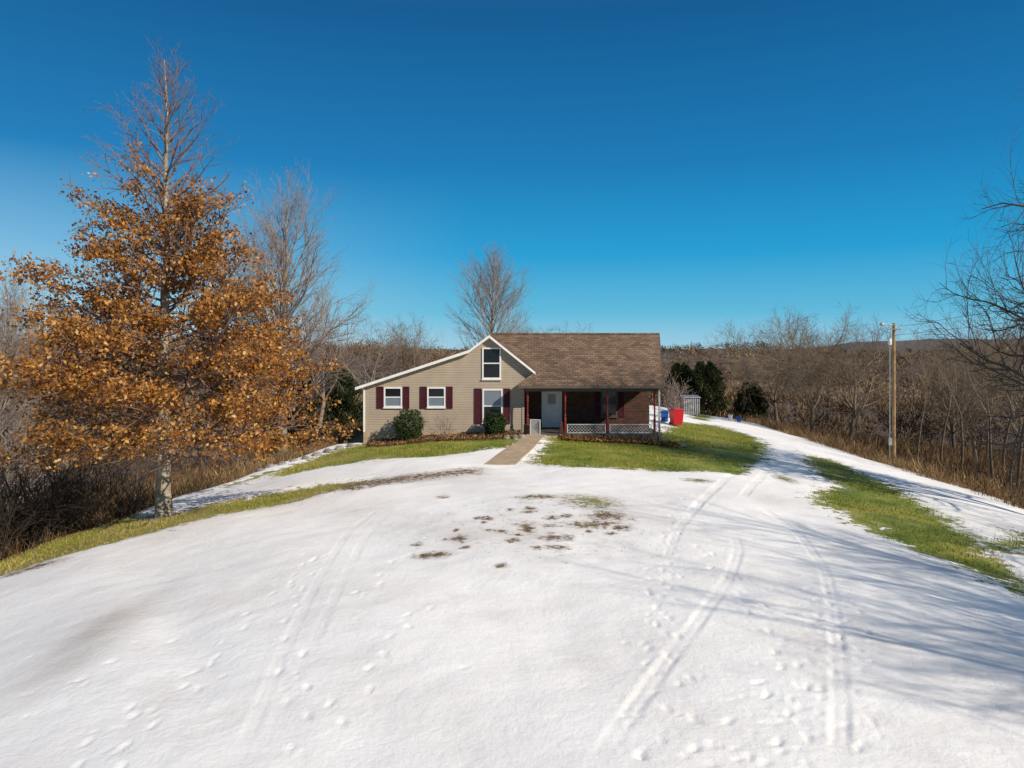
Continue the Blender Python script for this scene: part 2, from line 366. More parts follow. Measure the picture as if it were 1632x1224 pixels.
tyre([(1180,800),(1215,760),(1240,730),(1255,705)],.14,.022)
tyre([(1090,830),(1140,780),(1190,745),(1225,715)],.14,.022)
tyre([(1060,900),(1085,840),(1120,800),(1160,765)],.11,.016)
for t in ([(1040,1250),(1056,1120),(1040,1020),(1045,930),(1075,840),(1110,790)],[(1080,1100),(1050,980),(1060,900)],[(1190,1240),(1230,1180),(1270,1080),(1235,1000),(1160,930),(1120,860)],
          [(1260,1240),(1280,1120),(1320,1020),(1300,930)],[(1340,1200),(1370,1010),(1345,960)],[(1180,960),(1270,1000),(1360,980)],
          [(1100,1240),(1160,1130),(1250,1090)]):
    trail(t,.5,.13,.020,.09,.75)
for t in ([(90,1240),(260,1110),(350,1035),(400,985)],[(180,1240),(250,1160),(330,1040)],[(380,1000),(430,965),(480,915),(520,880)],[(530,1170),(560,1120),(600,1090),(640,1010),(690,960)],
          [(460,1230),(470,1160),(480,1080),(470,960),(500,880)],[(20,1110),(130,1085),(250,1040),(300,1010)],[(560,960),(640,900),(700,850)]):
    trail(t,.62,.12,.018,.07,.3)
for _ in range(110):
    stamp(random.uniform(-9,10),random.uniform(7.5,24),random.uniform(0,3),random.uniform(.04,.12),random.uniform(.03,.06),random.uniform(.005,.011))
ZZ+=np.where(YY<40,.03*np.sin(XX*.9+YY*.35)*np.sin(YY*.7-XX*.3)+.006*np.sin(XX*4.1+np.sin(YY*2.3)*1.7)*np.sin(YY*3.3+np.sin(XX*1.9)),0)
ZZ-=.12*np.exp(-(((XX+5.8)*.75+(YY-12)*.55)/.5)**2-(((XX+5.8)*-.55+(YY-12)*.75)/2.6)**2)
ny_,nx_=XX.shape
idx=np.arange(ny_*nx_).reshape(ny_,nx_)
Fc=np.stack([idx[:-1,:-1],idx[:-1,1:],idx[1:,1:],idx[1:,:-1]],-1).reshape(-1,4)
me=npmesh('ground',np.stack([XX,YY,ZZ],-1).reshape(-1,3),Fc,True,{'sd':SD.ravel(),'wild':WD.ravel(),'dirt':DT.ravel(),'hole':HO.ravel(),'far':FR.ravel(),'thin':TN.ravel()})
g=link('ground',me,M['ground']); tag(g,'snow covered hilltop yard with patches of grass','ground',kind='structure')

# ---------------------------------------------------------------- grass blades
cand=np.stack([rng.uniform(-22,24,700000),rng.uniform(12,64,700000)],-1)
ds=np.full(len(cand),9.)
for p in GW[:5]:
    ds=np.minimum(ds,seg_sd(p,cand[:,0],cand[:,1]))
keep=(ds<rng.normal(-.2,.45,len(cand)))&(cand[:,0]>xL(cand[:,1])-1)&(cand[:,0]<xR(cand[:,1])+1)
patchy=.5+.5*np.sin(cand[:,0]*1.7+np.sin(cand[:,1]*1.1)*2)*np.sin(cand[:,1]*.9+cand[:,0]*.3)
keep&=rng.random(len(cand))<.25+.75*patchy
cand=cand[keep][:56000]
n=len(cand); zz=h(cand[:,0],cand[:,1])
D=rng.normal(0,.45,(n,3)); D[:,2]=1; D/=np.linalg.norm(D,axis=1,keepdims=True)
patch=.5+.5*np.sin(cand[:,0]*.8+np.sin(cand[:,1]*.6)*2)*np.sin(cand[:,1]*.5+1)
leftb=ss(-4,-13,cand[:,0])*.3
V,Fx,T=slivers(np.c_[cand,zz-.01],D,rng.uniform(.06,.13,n),rng.uniform(.012,.03,n),np.clip(rng.uniform(0,.6,n)+patch*.36+leftb,0,1))
o=link('lawn_grass',npmesh('lawn_grass',V,Fx,False,{'tint':T}),M['blade']); tag(o,'short green and straw coloured grass on the lawn strips','grass',kind='stuff')

# ---------------------------------------------------------------- trees
class Tree:
    def __init__(s,seed,thick=1.): s.r=random.Random(seed); s.tr=[]; s.br=[]; s.tips=[]; s.th=thick
    def rv(s): return Vector((s.r.gauss(0,1),s.r.gauss(0,1),s.r.gauss(0,1)))
    def branch(s,p,d,L,r,lev,maxlev,dens,trop,wob,out,ratio=(.35,.62),ang=(30,55)):
        ns=max(2,min(7,int(L/.45)+1)); st=L/ns; pts=[(p.copy(),r,d.copy())]; p=p.copy(); d=d.copy()
        for i in range(ns):
            d=(d+s.rv()*wob+Vector((0,0,trop))).normalized(); q=p+d*st; r2=r*(1-(i+1)/ns*.75)
            out.append((p,q,pts[-1][1],r2)); p=q; pts.append((p.copy(),r2,d.copy()))
        s.tips.append((p.copy(),lev))
        if lev>=2: s.tips.append((pts[len(pts)//2][0].copy(),lev))
        if lev>=maxlev or L<.22: return
        nc=max(1,int(L*dens[min(lev,len(dens)-1)]+s.r.random()))
        for k in range(nc):
            f=.18+.8*(k+s.r.random())/nc; x=f*ns; i=min(ns-1,int(x)); a=pts[i]; b=pts[i+1]; t=x-i
            pos=a[0].lerp(b[0],t); rr=a[1]+(b[1]-a[1])*t; dd=b[2]
            ax=dd.cross(s.rv()).normalized(); an=R(s.r.uniform(*ang)); nd=(dd*math.cos(an)+ax*math.sin(an)).normalized()
            s.branch(pos,nd,L*s.r.uniform(*ratio)*(1-.45*f),max(.006,min(rr*.65,r*.55)),lev+1,maxlev,dens,trop,wob,s.br,ratio,ang)
    def excurrent(s,H,r0,t0,nprim,prof,elev,dens,maxlev=3,trop=.05,wob=.12,lean=0,ang=(30,55)):
        n=16; p=Vector((0,0,-.3)); pts=[p.copy()]
        for i in range(n):
            p=p+Vector((lean*H/n+s.r.gauss(0,.012)*H/n*3,s.r.gauss(0,.012)*H/n*3,(H+.3)/n)); pts.append(p.copy())
        rad=lambda t: r0*(1-t)**.85+.012+r0*.45*math.exp(-t*H*1.6)
        for i in range(n): s.tr.append((pts[i],pts[i+1],rad(i/n),rad((i+1)/n)))
        a=s.r.uniform(0,6)
        for k in range(nprim):
            t=t0+(.985-t0)*(k+s.r.random()*.7)/nprim; x=t*n; i=min(n-1,int(x)); pos=pts[i].lerp(pts[i+1],x-i)
            a+=2.4+s.r.uniform(-.4,.4); e=R(elev(t)+s.r.uniform(-8,8)); L=prof(t)*s.r.uniform(.7,1.18)
            nd=Vector((math.cos(a)*math.cos(e),math.sin(a)*math.cos(e),math.sin(e)))
            s.branch(pos,nd,L,min(rad(t)*.5,(.016*L+.012)*s.th),1,maxlev,dens,trop,wob,s.br,(.35,.62),ang)
        return s
    def spread(s,H,r0,fork,nl,dens,maxlev=4,trop=.06,wob=.2,lean=(0,0),ratio=(.45,.75),angs=(20,50)):
        p=Vector((0,0,-.3)); d=Vector((lean[0],lean[1],1)).normalized(); pts=[]; n=5
        for i in range(n):
            q=p+d*((H*fork+.3)/n); s.tr.append((p,q,r0*(1-.35*i/n)+(.3*r0 if i==0 else 0),r0*(1-.35*(i+1)/n))); pts.append(q.copy()); p=q; d=(d+s.rv()*.05).normalized()
        a=s.r.uniform(0,6)
        for k in range(nl):
            a+=2.4+s.r.uniform(-.4,.4); e=R(s.r.uniform(90-angs[1],90-angs[0])) if k else R(84)
            nd=Vector((math.cos(a)*math.cos(e),math.sin(a)*math.cos(e),math.sin(e)))+Vector((lean[0],lean[1],0))*.5
            pos=pts[-1] if k<3 else pts[s.r.randrange(2,n)]
            s.branch(pos,nd.normalized(),H*(1-fork)*s.r.uniform(.7,1.0),r0*.5*s.th,1,maxlev,dens,trop,wob,s.br,ratio,(25,60))
        return s
    def top(s):
        zs=sorted(q[1].z for q in s.br); return zs[int(len(zs)*.99)]
def tubes(segs,name,minr=0.):
    out=[];fo=[];base=0
    A=np.array([(*a,*b,max(r0,minr),max(r1,minr*.7)) for a,b,r0,r1 in segs])
    for lo,hi,n in((0,.03,3),(.03,.10,5),(.10,9,10)):
        S=A[(A[:,6]>=lo)&(A[:,6]<hi)]
        if not len(S): continue
        p0=S[:,:3];p1=S[:,3:6];d=p1-p0;L=np.linalg.norm(d,axis=1,keepdims=True)+1e-9;d=d/L
        p1=p1+d*S[:,7:8]*.35
        ref=np.where(np.abs(d[:,2:3])>.9,np.array([[1.,0,0]]),np.array([[0,0,1.]]))
        u=np.cross(d,ref);u/=np.linalg.norm(u,axis=1,keepdims=True);w=np.cross(d,u)
        V=np.empty((len(S),2*n,3))
        for i in range(n):
            a=2*math.pi*i/n; o=u*math.cos(a)+w*math.sin(a); V[:,i]=p0+o*S[:,6:7]; V[:,n+i]=p1+o*S[:,7:8]
        I=base+np.arange(len(S))[:,None]*2*n
        for i in range(n):
            j=(i+1)%n; fo.append(np.concatenate([I+i,I+j,I+n+j,I+n+i],1))
        out.append(V.reshape(-1,3)); base+=len(S)*2*n
    return npmesh(name,np.concatenate(out),np.concatenate(fo),True)
def tree_obj(T,name,loc,label,cat,group,bm,tm,rz=0,sc=(1,1,1),minr=0.):
    root=empty(name,loc,label,cat,group,rz); root.scale=sc
    link('trunk',tubes(T.tr,'trunk'),bm,root); link('branches',tubes(T.br,'branches',minr),tm,root)
    return root
def dup(root,loc,rz,sc,label,group=None):
    r=root.copy(); col.objects.link(r); r.location=loc; r.rotation_euler=(0,0,rz); r.scale=(sc,)*3 if not isinstance(sc,tuple) else sc
    r['label']=label
    if group: r['group']=group
    elif 'group' in r: del r['group']
    for c in root.children:
        k=c.copy(); col.objects.link(k); k.parent=r
    return r
def at(px,Y,dz=-.05):
    X=(px-816)/F*Y; return (X,Y,hz1(X,Y)+dz)
def need(px,py,Y,T):
    return (ZC+(HY-py)/F*Y-at(px,Y)[2])/T.top()
# the oak
ox,oy=G(262,822); oz=hz1(ox,oy)
pr=lambda t: float(np.interp(t,[.15,.2,.3,.42,.55,.68,.78,.88,.95,1],[4.0,4.7,4.2,3.4,2.8,2.5,2.3,1.8,1.2,.6]))
el=lambda t: float(np.interp(t,[.15,.24,.45,.7,.85,1],[-1,6,20,40,52,66]))
T=Tree(11).excurrent(15.0,.21,.155,100,pr,el,[0,3.6,4.8],3,.045,.11)
T.br=[q for q in T.br if min(q[0].z,q[1].z)>2.0]
oak=tree_obj(T,'oak_tree',(ox,oy,oz),'tall oak holding orange brown leaves on the grass strip left of the snow','tree',None,M['oakbark'],M['oaktwig'])
tp=np.array([[*p] for p,l in T.tips if l>=2]); tp=tp[tp[:,2]>2.1]; t=tp[:,2]/15.4
rr_=np.hypot(tp[:,0],tp[:,1]); az_=np.arctan2(tp[:,1],tp[:,0])
dens=np.interp(t,[.14,.165,.45,.6,.70,.76],[.3,1.,1.,.70,.16,0])
clump=.5+.5*np.sin(tp[:,2]*4.2-rr_*.9+2.2*np.sin(az_*2+tp[:,2]*.5))
clump=np.clip(clump*1.6-.25,0,1)*(.65+.35*np.sin(tp[:,0]*2.6+1)*np.sin(tp[:,1]*2.3))
dens=dens*np.where((rr_<1.2)&(t<.26),.25,1)
tp=tp[rng.random(len(tp))<dens*(.10+.95*clump)]
k=14
Pn=np.repeat(tp,k,0)+rng.normal(0,.15,(len(tp)*k,3))*np.array([1.1,1.1,.75]); ct=np.repeat(rng.uniform(-.2,.2,len(tp)),k)
V,Fx,TT=leaves(Pn,rng.uniform(.07,.17,len(Pn)),np.clip(rng.beta(2,2,len(Pn))+ct,0,1))
link('foliage',npmesh('foliage',V,Fx,False,{'tint':TT}),M['leaf'],oak); print('oak leaves',len(Pn))
ov=lambda w:(lambda t: float(np.interp(t,[.12,.25,.45,.7,.9,1],[.85,1,.92,.66,.38,.15]))*w)
gname='leafless trees around the house'
TA=Tree(21,.72).excurrent(17.0,.23,.14,44,ov(7.4),lambda t:float(np.interp(t,[.14,.5,1],[40,54,74])),[0,2.2,3.0,3.],4,.05,.10,0,(22,45))
s_=need(452,280,42,TA)
A=tree_obj(TA,'bare_tree',at(452,42),'tall upright leafless tree right behind the orange oak','tree',gname,M['bark'],M['redtwig'],.6,(s_,)*3)
TB=Tree(22,.55).excurrent(13.5,.20,.10,64,lambda t: float(np.interp(t,[.10,.25,.42,.65,.88,1],[.66,.95,1,.82,.46,.14]))*5.2,lambda t:float(np.interp(t,[.12,.5,1],[40,52,76])),[0,2.9,3.4,3.],4,.05,.07,0,(20,42))
s_=need(782,392,60,TB)
Bt=tree_obj(TB,'bare_tree',at(782,60),'symmetrical leafless tree rising behind the gable of the house','tree',gname,M['bark'],M['redtwig'],1.,(s_,s_,s_))
TC=Tree(23,.8).spread(13,.24,.28,7,[0,1.1,2.4,3.4],4,.05,.17)
s_=need(1295,495,58,TC)
Cs=tree_obj(TC,'bare_tree',at(1295,58),'broad spreading leafless tree right of the two cedars','tree',gname,M['darkbark'],M['twig'],2.,(s_,)*3,.009)
TD=Tree(24,.8).spread(12,.12,.42,4,[0,1.0,1.9,2.8],4,.10,.14,(0,0),(.4,.65),(12,38))
s_=need(1462,525,46,TD)
Ds=tree_obj(TD,'bare_tree',at(1462,46),'slender leafless tree just right of the utility pole','tree',gname,M['darkbark'],M['twig'],.3,(s_*.8,s_*.8,s_))
TE=Tree(25,.75).spread(11,.22,.3,5,[0,1.2,2.3,3.0],4,.05,.18,(.16,0),(.45,.68),(20,50))
s_=need(505,450,44,TE)
Es=tree_obj(TE,'bare_tree',at(505,44),'leaning leafless tree between the tall bare tree and the house','tree',gname,M['bark'],M['redtwig'],0,(s_*.8,s_*.8,s_))
def put(src,T,px,py,Y,rz,label,group=gname,f=1.):
    s_=need(px,py,Y,T); return dup(src,at(px,Y),rz,(s_*f,s_*f,s_),label,group)
put(Cs,TC,1355,512,55,.8,'smaller spreading leafless tree left of the utility pole')
put(Cs,TC,640,508,88,1.9,'pale spreading leafless tree in the distance left of the gable')
put(Es,TE,690,524,95,2.6,'distant leafless tree just left of the tree behind the gable')
put(Es,TE,590,512,75,4.1,'leafless tree beyond the left corner of the house')
put(A,TA,12,440,52,2.1,'leafless tree at the left edge of the view')
put(Bt,TB,-50,430,42,.5,'leafless tree half cut off by the left edge of the view')
put(Cs,TC,80,522,60,.9,'low leafless tree behind the left side of the oak')
put(Cs,TC,885,517,105,3.9,'small distant leafless tree showing above the house ridge')
put(Cs,TC,1240,520,76,3.1,'leafless tree behind the small cedar')
gl='slender leafless tree in the wooded edge right of the utility pole'; gg='slender trees of the right hand wood'
for i,(px,py,Y,src,TT_) in enumerate([(1500,532,54,Ds,TD),(1532,515,46,Ds,TD),(1556,532,60,Cs,TC),(1582,510,42,Ds,TD),(1600,500,50,Ds,TD),(1622,490,40,Ds,TD),(1640,520,58,Cs,TC),(1652,470,46,Ds,TD),(1520,538,80,Cs,TC),(1610,525,36,Ds,TD),(1572,540,70,Ds,TD)]):
    put(src,TT_,px,py,Y,i*1.37,gl,gg,.88)
T=Tree(33,.9).spread(16,.32,.22,9,[0,1.4,2.3,3.0],4,.03,.2,(-.05,0),(.42,.70),(15,65))
s_=(ZC+(HY-150)/F*25-hz1(22.5,25.)+.1)/T.top()
Fb=tree_obj(T,'bare_tree',(21.2,24.5,hz1(21.2,24.5)-.1),'large leafless tree reaching in from the right edge of the view','tree',gname,M['darkbark'],M['edgetwig'],2.4,(s_*.72,s_*.72,s_*1.16))
for i,(x,y,sc) in enumerate([(22.5,4.5,1.0),(26.5,-2,1.1),(28.5,9,1.0)]):
    dup(Fb,(x,y,hz1(x,y)-.1),1.1*i+.7,sc,'leafless yard tree outside the view that shades the snow','shade trees beyond the right edge')

def conifer(name,loc,H,W,label,group,seed,n=7000):
    root=empty(name,loc,label,'tree',group)
    MB().tube((0,0,-.3),(0,0,H*.8),.12,.03,8).build('trunk',M['bark'],root,plocal=True)
    t=rng.random(n)**.85; rad=W*np.sqrt(np.clip(1-(t*.98)**1.7,0,1))*(.5+.5*np.sqrt(rng.random(n)))*(.75+.25*np.minimum(1,t*6))
    a=rng.uniform(0,2*math.pi,n); lump=1+.2*np.sin(a*3+t*9+seed)+.16*np.sin(a*5-t*17+seed*2); rad=rad*lump
    Pn=np.c_[rad*np.cos(a),rad*np.sin(a),t*H*(1+.05*np.sin(a*2+seed))+.1]
    D=np.c_[np.cos(a)*.6,np.sin(a)*.6,np.full(n,.8)]+rng.normal(0,.35,(n,3)); D/=np.linalg.norm(D,axis=1,keepdims=True)
    V,Fx,TT=slivers(Pn,D,rng.uniform(.2,.5,n)*H/6,rng.uniform(.08,.2,n)*H/6,np.clip(rng.random(n)*.8+.2*np.sin(a*4+t*15),0,1))
    link('foliage',npmesh('foliage',V,Fx,False,{'tint':TT}),M['cedar'],root); return root
conifer('cedar_tree',at(1085,72),4.9,1.9,'left of the two dark cedars beyond the end of the house','dark cedars beyond the house',1)
conifer('cedar_tree',at(1124,70),5.2,2.0,'taller right one of the two dark cedars beyond the end of the house','dark cedars beyond the house',2)
conifer('cedar_tree',at(1196,78),5.0,1.9,'lone dark cedar standing right of the cedar pair','dark cedars beyond the house',3)
conifer('cedar_tree',at(525,52),5.6,2.7,'wide dark cedar on the slope left of the house','dark cedars beyond the house',5,9000)
conifer('cedar_tree',at(470,46),5.0,2.2,'dark cedar half hidden behind the right side of the oak','dark cedars beyond the house',6)
def bush(loc,rx,rz,label,n=5200,name='evergreen_shrub'):
    root=empty(name,loc,label,'shrub','round evergreen shrubs by the front wall')
    mb=MB()
    for i in range(5): mb.tube((0,0,-.1),(random.uniform(-.3,.3)*rx,random.uniform(-.3,.3)*rx,rz*1.1),.025,.01,5)
    mb.build('stem',M['bark'],root,plocal=True)
    d=rng.normal(size=(n,3)); d/=np.linalg.norm(d,axis=1,keepdims=True); q=rng.random(n)**.25
    lump=1+.12*np.sin(d[:,0]*7+1)*np.sin(d[:,2]*6)+.1*np.sin(d[:,1]*9+d[:,2]*5)
    Pn=d*(q*lump)[:,None]*np.array([rx,rx,rz])+np.array([0,0,rz]); 
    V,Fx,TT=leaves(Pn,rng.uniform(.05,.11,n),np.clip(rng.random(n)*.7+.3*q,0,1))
    link('foliage',npmesh('foliage',V,Fx,False,{'tint':TT}),M['ever'],root)
bx=lambda px,Y:((px-816)/F*Y,Y,hz1((px-816)/F*Y,Y))
bush(bx(652,35.9),.78,.84,'large round evergreen shrub between the two small windows')
bush(bx(789,36.0),.58,.62,'smaller round evergreen shrub under the tall window')
def shrub(loc,H,n,label,mat,seed,group='leafless shrubs',sp=.45,dens=(0,3.2,4)):
    T=Tree(seed)
    for i in range(n):
        a=T.r.uniform(0,6.28); d=Vector((math.cos(a)*sp*T.r.random()*1.6,math.sin(a)*sp*T.r.random()*1.6,1)).normalized()
        T.branch(Vector((T.r.gauss(0,.08)*H,T.r.gauss(0,.08)*H,-.1)),d,H*T.r.uniform(.7,1.05),.012+.006*H,1,3,dens,.02,.14,T.br)
    o=link('bare_shrub',tubes(T.br,'bare_shrub',.007),mat,None,loc); return tag(o,label,'shrub',group)
shrub(bx(711,35.6),1.5,9,'leafless shrub in the bed right of the second small window',M['redtwig'],41)
shrub(bx(1050,35.3),1.5,10,'leafless shrub at the right corner of the porch',M['redtwig'],42)
shrub(at(1073,52),3.0,16,'reddish leafless shrub left of the grey slatted shed',M['redtwig'],43)
for i,(px,Yv,H,lab) in enumerate([(75,23.5,3.6,'dark tangled shrub at the lower left edge of the slope'),(160,26,3.0,'dark tangled shrub left of the oak trunk'),(-20,21.5,3.4,'dark tangled shrub cut off by the left edge'),(110,29,3.4,'dark tangled shrub behind the others on the left slope'),(20,26,4.0,'tallest dark tangled shrub at the left edge')]):
    shrub(at(px,Yv),H,24,lab,M['darktwig'],50+i,sp=.75,dens=(0,3.2,3.8))
shrub(at(220,30),2.6,8,'thin leafless shrub just behind the oak trunk',M['twig'],61)

# ---------------------------------------------------------------- brush and far wood
def brush(name,X,Yv,H,tb,label,per=22,wd=.028,sprd=.45):
    n=len(X); z=h(X,Yv); B=np.repeat(np.c_[X,Yv,z-.05],per,0); N=n*per; Hs=np.repeat(H,per)
    B[:,:2]+=rng.normal(0,.25,(N,2))*np.clip(Hs,.4,1.5)[:,None]
    up=rng.random(N)<.6
    B[:,2]+=np.where(up,0,rng.uniform(.1,.6,N)*Hs)
    D=rng.normal(0,sprd,(N,3)); D[:,2]=1; D/=np.linalg.norm(D,axis=1,keepdims=True)
    V,Fx,TT=slivers(B,D,Hs*rng.uniform(.35,1,N)*np.where(up,1,.5),wd*rng.uniform(.5,1.4,N)*np.clip(Hs,.6,1.6),np.clip(np.repeat(tb,per)+rng.normal(0,.16,N),0,1))
    o=link(name,npmesh(name,V,Fx,False,{'tint':TT}),M['brush']); return tag(o,label,'brush',kind='stuff')
n=3800; yv=12+70*rng.random(n)**1.2; off=rng.random(n)**1.4*30+1.0; xv=xL(yv)-off
tb=np.where(rng.random(n)<.3,.78,.4)+rng.normal(0,.1,n)-.32*ss(32,24,yv)*ss(.8,2.5,off)
brush('hillside_brush',xv,yv,np.clip(.65+off*.16,0,2.5)*rng.uniform(.6,1.2,n),tb,'tangled brown brush covering the slope left of the yard',28)
n=300; yv=20+26*rng.random(n); xv=xL(yv)-rng.uniform(.9,2.8,n)
brush('tall_dry_grass',xv,yv,rng.uniform(.3,.8,n),rng.uniform(.55,.85,n),'tall straw coloured grass along the left edge of the yard',24,.018,.25)
n=5000; yv=15+85*rng.random(n); off=rng.random(n)**1.6*38+.1; xv=xR(yv)+off
brush('roadside_brush',xv,yv,np.clip(1.0+off*.06,0,2.0)*rng.uniform(.55,1.25,n),np.where(off<3,.58,.36)+rng.normal(0,.18,n),'brown weeds and brush along the right side of the driveway',26)
n=3000; yv=67+50*rng.random(n); xv=rng.uniform(-60,80,n)
brush('background_brush',xv,yv,rng.uniform(.7,2.0,n),rng.uniform(.2,.65,n),'brown brush on the slope behind the house',20,.05)
def wood(n,Y0,Y1,name,label,per,lo,hi,xlim=1.0,trunk=True):
    Yv=np.exp(rng.uniform(math.log(Y0),math.log(Y1),n)); X=rng.uniform(-xlim,xlim,n)*Yv
    z=h(X,Yv); Ht=lo+(hi-lo)*rng.random(n)**1.4; Ht*=np.where(X>20,.82,1.); N=n*per; Hs=np.repeat(Ht,per); Ys=np.repeat(Yv,per)
    c=rng.normal(size=(N,3)); c/=np.linalg.norm(c,axis=1,keepdims=True); c*=(rng.random(N)**.45)[:,None]
    B=np.repeat(np.c_[X,Yv,z],per,0)
    B[:,0]+=c[:,0]*.38*Hs; B[:,1]+=c[:,1]*.38*Hs; B[:,2]+=Hs*(.48+.38*c[:,2])
    D=np.c_[c[:,0]*.9,c[:,1]*.9,.7+.4*c[:,2]]+rng.normal(0,.3,(N,3)); 
    L=Hs*rng.uniform(.10,.24,N); w=.05+.0010*Ys
    if trunk:
        first=(np.arange(N)%per)<2; B[first]=np.repeat(np.c_[X,Yv,z],per,0)[first]; D[first]=np.c_[rng.normal(0,.15,first.sum()),rng.normal(0,.15,first.sum()),np.ones(first.sum())]; L[first]=Hs[first]*.75; w[first]=.11
    D/=np.linalg.norm(D,axis=1,keepdims=True)
    tb=np.repeat(np.clip(.5+.2*np.sin(X*.03+Yv*.02)+.18*np.sin(X*.011-Yv*.03+1)+rng.normal(0,.26,n),0,1),per)
    tb=tb+.26*c[:,2]
    if trunk: tb[first]-=.25
    V,Fx,TT=slivers(B,D,L,w,np.clip(tb+rng.normal(0,.1,N),0,1))
    o=link(name,npmesh(name,V,Fx,False,{'tint':TT}),M['wood']); tag(o,label,'wood',kind='stuff')
wood(900,100,240,'near_woodland','leafless brown woodland on the near hillsides beyond the yard',84,5,10)
wood(4000,240,1000,'far_woodland','leafless brown woodland on the far hills along the horizon',38,6,12.5,1.0,False)

# ---------------------------------------------------------------- house
house=empty('house',(0,37,0),'taupe sided house with brown shingle roof and a front porch','house')
YF=37.0; YB=43.2
def wx(px,Y=YF): return (px-816)/F*Y
def wz(py,Y=YF): return ZC-(py-HY)/F*Y
LX=wx(580); RX=wx(835); PK=(wx(780),5.22); KN=(wx(748),4.44); LE=(wx(568),2.50); RE=(wx(853),3.30)
wl=lambda x: KN[1]+(x-KN[0])*(LE[1]-KN[1])/(LE[0]-KN[0])
wall=[(LX,-1.0),(RX,-1.0),(RX,2.75),(RE[0]-.1,RE[1]-.07),(PK[0],PK[1]-.12),(KN[0],KN[1]-.11),(LX,wl(LX)-.1)]
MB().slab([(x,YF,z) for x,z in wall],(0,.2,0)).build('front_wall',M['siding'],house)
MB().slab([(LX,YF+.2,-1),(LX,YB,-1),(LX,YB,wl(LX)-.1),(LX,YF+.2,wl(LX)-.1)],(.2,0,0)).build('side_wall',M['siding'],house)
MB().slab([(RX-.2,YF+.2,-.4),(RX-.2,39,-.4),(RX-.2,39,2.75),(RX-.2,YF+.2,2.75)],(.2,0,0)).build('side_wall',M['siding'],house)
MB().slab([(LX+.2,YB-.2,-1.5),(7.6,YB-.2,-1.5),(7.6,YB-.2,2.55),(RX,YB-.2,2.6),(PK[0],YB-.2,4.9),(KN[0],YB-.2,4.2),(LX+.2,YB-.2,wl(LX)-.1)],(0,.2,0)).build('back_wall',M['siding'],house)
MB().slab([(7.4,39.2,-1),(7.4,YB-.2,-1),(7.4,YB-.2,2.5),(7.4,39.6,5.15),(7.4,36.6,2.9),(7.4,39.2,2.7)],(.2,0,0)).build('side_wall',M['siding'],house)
MB().box(LX-.02,RX,YF-.03,YF-.002,-1,.12).build('foundation',M['concrete'],house)
MB().box(LX-.03,LX+.06,YF-.035,YF-.003,.13,2.4).build('corner_board',M['white'],house)
MB().box(RX-.09,RX+.02,YF-.035,YF-.003,.13,2.4).build('corner_board',M['siding'],house)
YRg=39.6; sl=(2.64,36.0,.755)
mz=lambda y: sl[0]+(y-sl[1])*sl[2]
RZ=mz(YRg); XE=7.72; XRr=8.25
rp=[(PK[0],39.45),(PK[0],YRg),(XRr,YRg),(XE,36.0),(.26,36.0),(RE[0]+.02,36.92)]
MB().slab([(x,y,mz(y)) for x,y in rp],(0,0,-.12)).slab([(PK[0],YRg,RZ),(XRr,YRg,RZ),(XE,43.4,mz(36)-.1),(PK[0],43.4,mz(36)-.1)],(0,0,-.12)).build('roof',M['shingle'],house)
YA=36.72
def rs(a,b,y1=43.5): return [(a[0],YA,a[1]),(b[0],YA,b[1]),(b[0],y1,b[1]),(a[0],y1,a[1])]
MB().slab(rs(PK,KN),(0,0,-.12)).slab(rs(KN,LE),(0,0,-.12)).slab([(PK[0],YA,PK[1]),(RE[0],YA,RE[1]),(RE[0],37.0,RE[1]),(PK[0],39.5,PK[1])],(0,0,-.12)).build('gable_roof',M['shingle'],house)
mb=MB()
for a,b in((PK,KN),(KN,LE),(PK,RE)):
    mb.slab([(a[0],YA-.03,a[1]),(b[0],YA-.03,b[1]),(b[0],YA-.03,b[1]-.145),(a[0],YA-.03,a[1]-.145)],(0,.027,0))
mb.build('rake_board',M['white'],house)
mb=MB()
for a,b in((PK,KN),(KN,LE),(PK,RE)):
    mb.slab([(a[0],YA,a[1]-.125),(b[0],YA,b[1]-.125),(b[0],YF,b[1]-.125),(a[0],YF,a[1]-.125)],(0,0,-.02))
mb.build('soffit',M['white'],house)
MB().box(.3,XE+.02,35.9,35.985,2.49,2.60).build('gutter',M['soffit'],house)
MB().slab([(XE+.01,36.0,2.66),(XRr+.01,YRg,RZ+.02),(XRr+.01,YRg,RZ-.2),(XE+.01,36.0,2.44)],(.03,0,0)).slab([(XRr+.01,YRg,RZ+.02),(XE+.01,43.4,2.56),(XE+.01,43.4,2.34),(XRr+.01,YRg,RZ-.2)],(.03,0,0)).build('rake_board',M['soffit'],house)
MB().box(PK[0],XRr+.03,YRg-.1,YRg+.1,RZ-.05,RZ+.035).build('ridge_cap',M['shingle'],house)
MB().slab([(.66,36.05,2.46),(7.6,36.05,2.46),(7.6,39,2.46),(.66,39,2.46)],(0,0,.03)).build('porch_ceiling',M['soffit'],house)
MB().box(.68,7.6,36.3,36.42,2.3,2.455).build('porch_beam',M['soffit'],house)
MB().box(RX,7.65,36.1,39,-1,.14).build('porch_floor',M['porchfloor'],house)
MB().box(RX,7.6,39,39.2,-.5,2.8).build('porch_wall',M['brick'],house)
for x in(.80,2.74,4.92,7.36):
    MB().lathe((x,36.36,.14),[(.065,0),(.065,.75),(.045,.8),(.06,.9),(.04,1.0),(.045,1.6),(.06,1.7),(.045,1.75),(.065,1.8),(.065,2.16)],8).build('porch_post',M['redpost'],house)
MB().box(.60,1.02,36.12,36.34,.14,.62).build('brick_pier',M['brick'],house)
MB().box(2.45,2.62,36.2,36.5,.14,.72).build('brick_pier',M['brick'],house)
